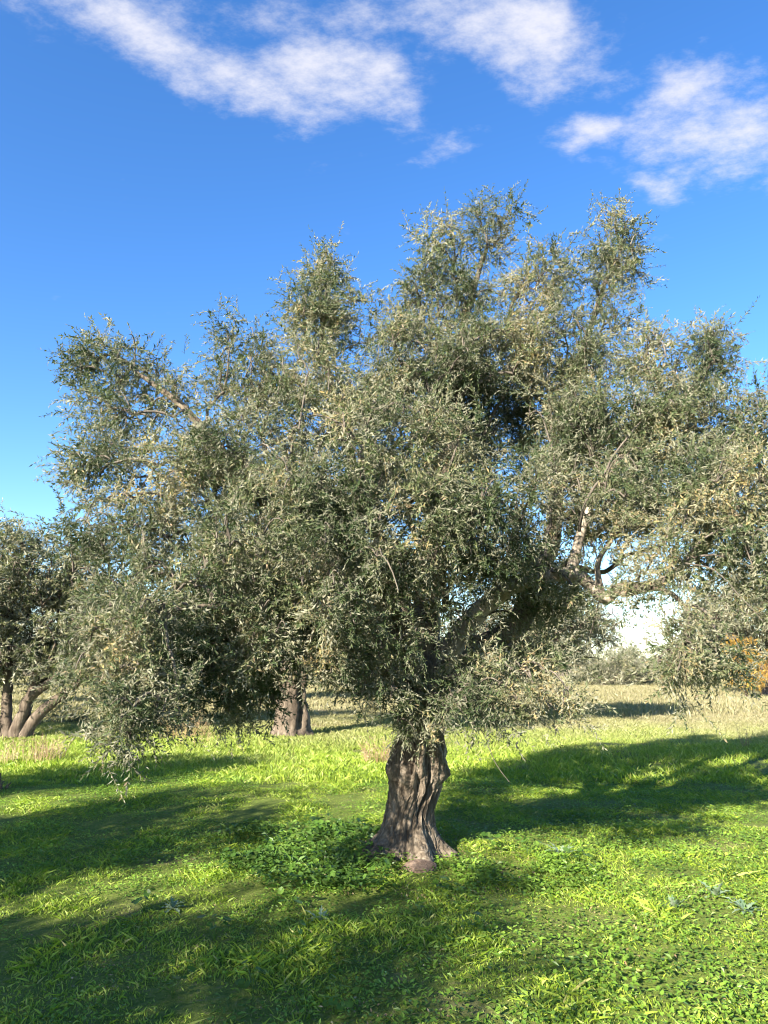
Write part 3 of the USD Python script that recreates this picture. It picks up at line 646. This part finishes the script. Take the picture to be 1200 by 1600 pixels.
r7 = np.random.default_rng(7)
bush('autumn_shrub', 'rounded orange autumn shrub in front of the dark far right tree', (15.7, 33.0), [((0, 0, 1.8), (.9, .8, .75), 1, 1.6), ((.5, -.2, 1.3), (.8, .7, .65), 1, 1.6), ((-.4, -.2, 2.2), (.6, .6, .5), 1, 1.4), ((0, -.3, .9), (.7, .7, .4), 1, 1)], 71, orange_leaf, size=.8)
FARB = [(930, 1066, 4.0, 2.6, 'low grey green bush at the far field edge, right of the dense olive'), (965, 1064, 3.0, 2.4, 'low grey green bush in the gap under the bent bough'), (1003, 1062, 3.5, 2.7, 'low olive green bush at the field edge below the hanging right bough'), (1040, 1064, 3.0, 2.4, 'low bush at the field edge behind the hanging right bough'), (1095, 1062, 3.0, 2.5, 'low bush at the field edge left of the orange shrub'), (1260, 1062, 3.0, 2.6, 'low bush at the field edge right of the frame'), (10, 1064, 4, 2.8, 'far bush seen between the stems of the left edge tree'), (75, 1064, 4, 2.5, 'far bush right of the stems of the left edge tree'), (130, 1064, 4, 2.7, 'far bush left of the hanging left boughs'), (520, 1064, 5, 2.4, 'far bush left of the big trunk under the crown'), (570, 1064, 4, 2.6, 'far bush just left of the big trunk under the crown')]
FB = []
for k, (px, py, w, h, lab) in enumerate(FARB):
    g = ground(px, py)
    g = g * (52 / g[1]); h *= 1.0
    if k < 3:
        FB.append(bush('far_bush', lab, (g[0], 50 + 3 * (k % 3)), [((r7.uniform(-.5, .5) * w * .5, 0, h * .5), (w * .5, 1.2, h * .55), 1, 1), ((w * .35, 0, h * .4), (w * .35, 1, h * .5), 1, 1), ((-w * .35, .3, h * .45), (w * .35, 1, h * .5), 1, 1)], 90 + k, olive_far, dens=26, per=1.2, size=1.6, group='bushes at the far field edge'))
    else:
        dup(FB[k % 3], lab, (g[0], 50 + 3 * (k % 3)), 137 * k, h / 2.55)
for k, (x, y, h, lab) in enumerate([(18.2, 56, 3.6, 'slender pale young tree in the gap below the bent bough'), (16.3, 62, 3.0, 'small pale tree at the far edge beside the dense olive'), (21.5, 60, 2.6, 'small round pale tree at the far edge behind the hanging bough')]):
    bush('far_tree', lab, (x, y), [((0, 0, h * .45), (.9, .9, h * .3), 1, .8), ((.1, 0, h * .75), (.5, .5, h * .25), 1, .6), ((-.3, 0, h * .3), (.8, .8, h * .3), 1, .8)], 110 + k, olive_far, dens=40, per=1.2, size=1.1, group='small trees at the far edge', category='tree')
for k, (px, py, lab, w, h) in enumerate([(100, 1130, 'dark green low bush beyond the left edge tree', 1.1, .55), (4, 1236, 'small dark bush at the left frame edge in the grass', .18, .22)]):
    g = ground(px, py)
    bush('green_bush', lab, g[:2], [((0, 0, h * .5), (w * .6, w * .5, h * .55), 1, 1.2), ((w * .5, 0, h * .4), (w * .5, w * .5, h * .45), 1, 1.2), ((-w * .5, 0, h * .4), (w * .5, w * .5, h * .45), 1, 1.2)], 120 + k, shrub_leaf, dens=60 if k == 0 else 260, per=1.5 if k == 0 else 5, size=.6 if k == 0 else .35, protos=FAR_SHOOTS if k == 0 else SHOOTS)

# ------------------------------------------------------------------ ground cover
VIEW = 35 * RAD


def scatter(rng, spacing, y0, y1, margin=2.0):
    """Jittered points of the ground in and beside the camera's view."""
    pts = []
    y = y0
    xs_max = y1 * .60 + margin
    X, Yg = np.meshgrid(np.arange(-xs_max, xs_max, spacing), np.arange(y0, y1, spacing))
    X = X + rng.uniform(-.5, .5, X.shape) * spacing; Yg = Yg + rng.uniform(-.5, .5, Yg.shape) * spacing
    keep = np.abs(X) < Yg * .60 + margin
    return X[keep], Yg[keep]


def blades(rng, n, size, h0, h1, width, lean=.5, tall=1.0):
    """n bent grass blades over a square of SIZE metres (or at the given points): 2 triangles each."""
    x, y = rng.uniform(-size / 2, size / 2, (2, n)) if np.ndim(size) == 0 else size
    h = rng.uniform(h0, h1, n) * (.6 + .8 * rng.random(n) ** 2) * tall; a = rng.uniform(0, 2 * math.pi, n); ln = rng.normal(0, lean, n) * h
    w = width * rng.uniform(.6, 1.3, n)
    c, s = np.cos(a), np.sin(a)
    b = np.stack([x, y, np.full(n, -.01)], -1); side = np.stack([-s, c, np.zeros(n)], -1) * w[:, None] / 2; fw = np.stack([c, s, np.zeros(n)], -1)
    m = b + fw * (ln * .35)[:, None] + np.c_[np.zeros((n, 2)), h * .62]; t = b + fw * ln[:, None] + np.c_[np.zeros((n, 2)), h]
    V = np.stack([b - side, b + side, m + side * .7, t], 1).reshape(-1, 3)
    f = np.array([[0, 1, 2], [0, 2, 3]])
    return V, (f[None] + (np.arange(n) * 4)[:, None, None]).reshape(-1, 3)


def round_leaf(rad, cup, k=7, notch=True):
    """A round lobed leaf on its stalk's end at the origin, facing +z."""
    a = np.linspace(.25 if notch else 0, 2 * math.pi - (.25 if notch else 0), k) + math.pi
    r = rad * (1 + .07 * np.cos(a * 5))
    v = np.vstack([[0, 0, 0], np.c_[r * np.cos(a), r * np.sin(a), cup * rad * (.8 + .2 * np.cos(3 * a))]])
    return v, np.array([[0, i, i + 1] for i in range(1, k)])


def weed_patch(rng, n, size, rmin, rmax, hmin, hmax):
    V, F, c = [], [], 0
    for _ in range(n):
        r = rng.uniform(rmin, rmax)
        v, f = round_leaf(r, rng.uniform(-.1, .35), 6, False) if rng.random() < .5 else leaf_shape(r * 3.2, r * 1.3, rng.uniform(0, .3))
        ax = trimesh.transformations.euler_matrix(rng.normal(0, .4), rng.normal(0, .4), rng.uniform(0, 6.28))[:3, :3]
        V.append(v @ ax.T + [rng.uniform(-size / 2, size / 2), rng.uniform(-size / 2, size / 2), rng.uniform(hmin, hmax)]); F.append(f + c); c += len(v)
    return np.vstack(V), np.vstack(F)


def flat_instances(name, rng, X, Y, protos, mats, scale, label, sink=0.0, category=None):
    n = len(X)
    a = rng.uniform(0, 2 * math.pi, n)
    q = np.c_[np.cos(a / 2), np.zeros((n, 2)), np.sin(a / 2)]
    # size varies over the field, in patches
    patch = .65 + .75 * meshkit.fbm(np.stack([X * .7, Y * .7, X * 0], -1), 3, 17)
    pi = instancer(name, '/World', protos, mats, np.c_[X, Y, height(X, Y) - sink], q, scale * rng.uniform(.8, 1.2, n) * patch, rng.integers(0, len(protos), n))
    tag(pi, label, category, kind='stuff')


rg = np.random.default_rng(5)
GP2 = [blades(rg, 1400, 1.1, .03, .075, .012, .7) for _ in range(6)]
GP3 = [blades(rg, 1300, 3.0, .07, .16, .028, .5) for _ in range(4)]
BARE = [on_ground(*p)[:2] for p in ((840, 1490), (655, 1500), (525, 1585), (440, 1590), (1010, 1500), (1150, 1555), (985, 1440), (690, 1330), (585, 1340), (650, 1365), (480, 1380))]
# near grass, blade by blade: thick and thin spots, tufts, bare spots
n = 430000
Y = 2.2 + 8.8 * rg.random(n) ** .8; X = rg.uniform(-1, 1, n) * (.60 * Y + 1.0)
bare = np.min([np.hypot(X - b[0], Y - b[1]) + .10 * meshkit.noise(np.stack([X * 9, Y * 9, X * 0], -1), 3) for b in BARE], axis=0)
thin = meshkit.fbm(np.stack([X * 1.6, Y * 1.6, X * 0], -1), 4, 41)
k = (bare > .05 + .12 * rg.random(n)) & (thin + rg.uniform(-.2, .2, n) > .25)
X, Y = X[k], Y[k]; n = len(X)
tuft = np.clip(meshkit.fbm(np.stack([X * 2.3, Y * 2.3, X * 0], -1), 4, 17) * 2.6 - .55, .25, 2.0)
h = np.zeros(n)
v, f = blades(rg, n, (X, Y), .015, .040, .0068, 1.05, tuft)
v[:, 2] += np.repeat(height(X, Y), 4)
gp = put('grass', (v, f), grass_look)
UsdGeom.PrimvarsAPI(gp).CreatePrimvar('tone', Sdf.ValueTypeNames.FloatArray, 'vertex').Set(Vt.FloatArray.FromNumpy(np.repeat(rg.random(n), 4).astype(np.float32)))
tag(gp, 'short bright green grass of the near ground', 'grass', kind='stuff')
TRI.append(('grass', len(f)))
X, Y = scatter(rg, .75, 10.8, 24)
flat_instances('grass', rg, X, Y, GP2, [grass_look] * 6, 1.0, 'short green grass of the middle ground', category='grass')
X, Y = scatter(rg, 1.9, 24, 80, 6)
flat_instances('grass', rg, X, Y, GP3, [grass_look] * 4, 1.0, 'dry straw coloured grass of the far field', category='grass')
WP = [weed_patch(rg, 170, .4, .004, .012, .008, .036) for _ in range(5)]
X, Y = scatter(rg, .32, 2.2, 11)
k = meshkit.fbm(np.stack([X * .8, Y * .8, X * 0], -1), 3, 23) + rg.uniform(-.12, .12, len(X)) + .10 * (X > .4) > .36
flat_instances('ground_weeds', rg, X[k], Y[k], WP, [weed_leaf] * 5, 1.0, 'low broad-leaved weeds and clover among the near grass', category='weeds')
# the leafy patch of mallow left of the trunk
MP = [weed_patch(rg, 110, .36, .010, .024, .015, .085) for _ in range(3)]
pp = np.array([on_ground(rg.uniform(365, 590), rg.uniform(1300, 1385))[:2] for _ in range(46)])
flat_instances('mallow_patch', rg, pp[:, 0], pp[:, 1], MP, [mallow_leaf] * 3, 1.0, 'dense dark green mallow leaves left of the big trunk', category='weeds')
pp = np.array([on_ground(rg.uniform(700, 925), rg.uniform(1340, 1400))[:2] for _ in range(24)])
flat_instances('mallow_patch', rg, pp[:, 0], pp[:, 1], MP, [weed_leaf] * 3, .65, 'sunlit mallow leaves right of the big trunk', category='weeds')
# fallen leaves round the trunk and in bare spots
LP = [weed_patch(rg, 30, .4, .003, .008, .006, .025) for _ in range(3)]
ang, rad = rg.uniform(0, 6.28, 60), .25 + rg.random(60) * .75
X, Y = TREE[0] + rad * np.cos(ang), TREE[1] - .1 + rad * np.sin(ang)
X, Y = np.r_[X, [b[0] for b in BARE], rg.uniform(-2.5, 3.5, 24)], np.r_[Y, [b[1] for b in BARE], rg.uniform(3.4, 7, 24)]
flat_instances('leaf_litter', rg, X, Y, LP, [dry_leaf] * 3, 1.0, 'brown fallen leaves round the foot of the big trunk and on bare spots', category='leaf litter')


# ------------------------------------------------------------------ single plants
def mallow(name, label, loc, scale, seed, group=None):
    rng = np.random.default_rng(seed)
    t = xform(name, (loc[0], loc[1], height(loc[0], loc[1])), rng.uniform(0, 360), scale)
    tag(t, label, 'weed', group)
    for k in range(9):
        a = k * 2.4 + rng.uniform(-.3, .3); R = rng.uniform(.03, .13); h = rng.uniform(.07, .17)
        tip = np.array([R * math.cos(a), R * math.sin(a), h])
        st = np.stack([[0, 0, -.01], tip * [.35, .35, .6], tip])
        put('stalk', tubes(spline(st, 5)[None], np.full((1, 5), .0016), 4), mallow_leaf, t)
        v, f = round_leaf(rng.uniform(.018, .036), rng.uniform(.0, .35), 13)
        m = trimesh.transformations.euler_matrix(rng.normal(0, .3), rng.normal(.25, .3), a)[:3, :3]
        put('leaf', (v @ m.T + tip, f), mallow_leaf, t)
    return t


for k, (px, py, s, lab) in enumerate([(450, 1425, 1.1, 'round-leaved mallow in the shaded grass below the dense mallow patch'), (335, 1470, 1.2, 'low mallow in the shaded grass left of centre'), (395, 1555, 1.1, 'mallow with five pale round leaves at the lower middle left'), (270, 1560, .9, 'small mallow with pale leaves near the bottom left'), (225, 1425, 1.0, 'single tall mallow leaf cluster in the left shade'),
                               (525, 1585, 1.0, 'mallow at the bottom edge left of the bare earth'), (595, 1375, 1.0, 'mallow standing just below the foot of the big trunk'), (690, 1395, 1.0, 'mallow at the shade edge right of the trunk foot'), (770, 1330, 1.2, 'bright mallow in the sun right of the trunk'), (825, 1338, 1.1, 'bright mallow left of the pale thistle'), (905, 1350, 1.2, 'bright mallow right of the pale thistle by the trunk'),
                               (650, 1440, .9, 'mallow in half shade below the trunk'), (455, 1470, .9, 'mallow with broad leaves in the middle of the near shade'), (740, 1460, .9, 'mallow in the sunlit grass right of centre')]):
    mallow('mallow_plant', lab, on_ground(px, py)[:2], .75 * s, 200 + k)


def thistle(label, loc, scale, seed):
    rng = np.random.default_rng(seed)
    t = xform('thistle', (loc[0], loc[1], height(loc[0], loc[1])), rng.uniform(0, 360), scale)
    tag(t, label, 'thistle')
    for k in range(11):
        a = k * 2.4; n = 9
        u = np.linspace(0, 1, n); el = rng.uniform(.3, 1.1)
        Lg = rng.uniform(.11, .2)
        cx = np.c_[u * Lg * math.cos(el), 0 * u, u * Lg * math.sin(el) - .45 * Lg * u ** 2 * math.cos(el)]
        w = .013 * np.sin(np.clip(u * 1.05 + .05, 0, 1) * math.pi) ** .7 * np.where(np.arange(n) % 2, 1.5, .35) + .001
        V = np.vstack([cx + np.c_[0 * u, w, .3 * w], cx, cx + np.c_[0 * u, -w, .3 * w]])
        i = np.arange(n - 1)
        q = np.vstack([np.c_[i, i + n, i + n + 1, i + 1], np.c_[i + n, i + 2 * n, i + 2 * n + 1, i + n + 1]])
        c, s = math.cos(a), math.sin(a)
        put('leaf', (V @ np.array([[c, s, 0], [-s, c, 0], [0, 0, 1]]), q), thistle_leaf, t)


for k, (px, py, s, lab) in enumerate([(878, 1338, 1.2, 'pale silvery thistle at the shade edge right of the trunk'), (1118, 1402, 1.1, 'pale silvery thistle in the sun near the right edge'), (1052, 1420, .9, 'pale thistle left of the tallest right thistle'), (1165, 1425, 1.0, 'pale silvery thistle rightmost at the frame edge'), (270, 1420, .9, 'greyish thistle in the left shade'), (500, 1440, .8, 'greyish thistle in the near shade below the mallow patch')]):
    thistle(lab, on_ground(px, py)[:2], s, 300 + k)


def dry_clump(name, label, loc, n, h, spread, seed, category='dry grass', heads=True):
    rng = np.random.default_rng(seed)
    t = xform(name, (loc[0], loc[1], height(loc[0], loc[1])))
    tag(t, label, category)
    P = []
    for _ in range(n):
        a, b = rng.uniform(0, 6.28), rng.random() ** .5 * spread
        base = np.array([b * .6 * math.cos(a), b * .6 * math.sin(a), -.02]); hh = h * rng.uniform(.4, 1.0)
        tip = base + [math.cos(a) * hh * rng.uniform(0, .6), math.sin(a) * hh * rng.uniform(0, .6), hh]
        P.append(spline([base, (base + tip) / 2 + [0, 0, .08 * hh], tip + rng.normal(0, .02, 3)], 5))
    P = np.array(P)
    tag(put('stalks', tubes(P, np.linspace(.0035, .0015, 5)[None].repeat(n, 0), 3), dry_leaf, t), kind='stuff')
    m = min(n * 2, 400)
    tips = P[rng.integers(0, n, m), rng.integers(2, 5, m)]
    V, F = [], []
    for k in range(m):
        v, f = leaf_shape(rng.uniform(.04, .09), .012, .1)
        ax = trimesh.transformations.euler_matrix(rng.uniform(0, 6), rng.uniform(-1.2, .3), rng.uniform(0, 6))[:3, :3]
        V.append(v @ ax.T + tips[k]); F.append(f + 4 * k)
    tag(put('dry_leaves', (np.vstack(V), np.vstack(F)), dry_leaf, t), kind='stuff')


dry_clump('dry_grass_clump', 'tall tan dry grass below the leaning stems of the left tree', on_ground(45, 1192)[:2], 70, .42, .75, 401)
dry_clump('dry_grass_clump', 'tan dry grass tuft at the left frame edge', on_ground(-5, 1195)[:2], 45, .4, .5, 402)
dry_clump('dry_shrub', 'pinkish brown dry shrub behind the big trunk on its left', on_ground(592, 1195)[:2], 130, .42, .42, 403, 'dry shrub')
dry_clump('dry_shrub', 'brown dry shrub behind the hanging left boughs', on_ground(285, 1152)[:2], 130, .6, .8, 404, 'dry shrub')
dry_clump('dry_shrub', 'brown tangle of dry stems right of the left tree foot', on_ground(75, 1188)[:2], 90, .4, .4, 405, 'dry shrub')
dry_clump('dry_stalk', 'single dry stalk tuft standing in the right shade', on_ground(1165, 1172)[:2], 14, .5, .08, 406, 'dry grass')
dry_clump('dry_grass_clump', 'wispy dry grass in the strip of light on the left lawn', on_ground(310, 1165)[:2], 30, .32, .6, 407)
# root knob and stone at the foot
m = trimesh.creation.icosphere(4, 1.0)
v = np.array(m.vertices); v = v * (1 + .5 * (meshkit.fbm(v * 1.6 + 3, 4, 8) - .5)[:, None]) * [.13, .09, .055]
g = on_ground(655, 1358)
tag(put('root_stump', (v + g + [0, 0, .005], m.faces), wood_red, smooth=True), 'low reddish brown root stump at the front foot of the big trunk', 'stump')

print(TRI, sum(t for _, t in TRI))
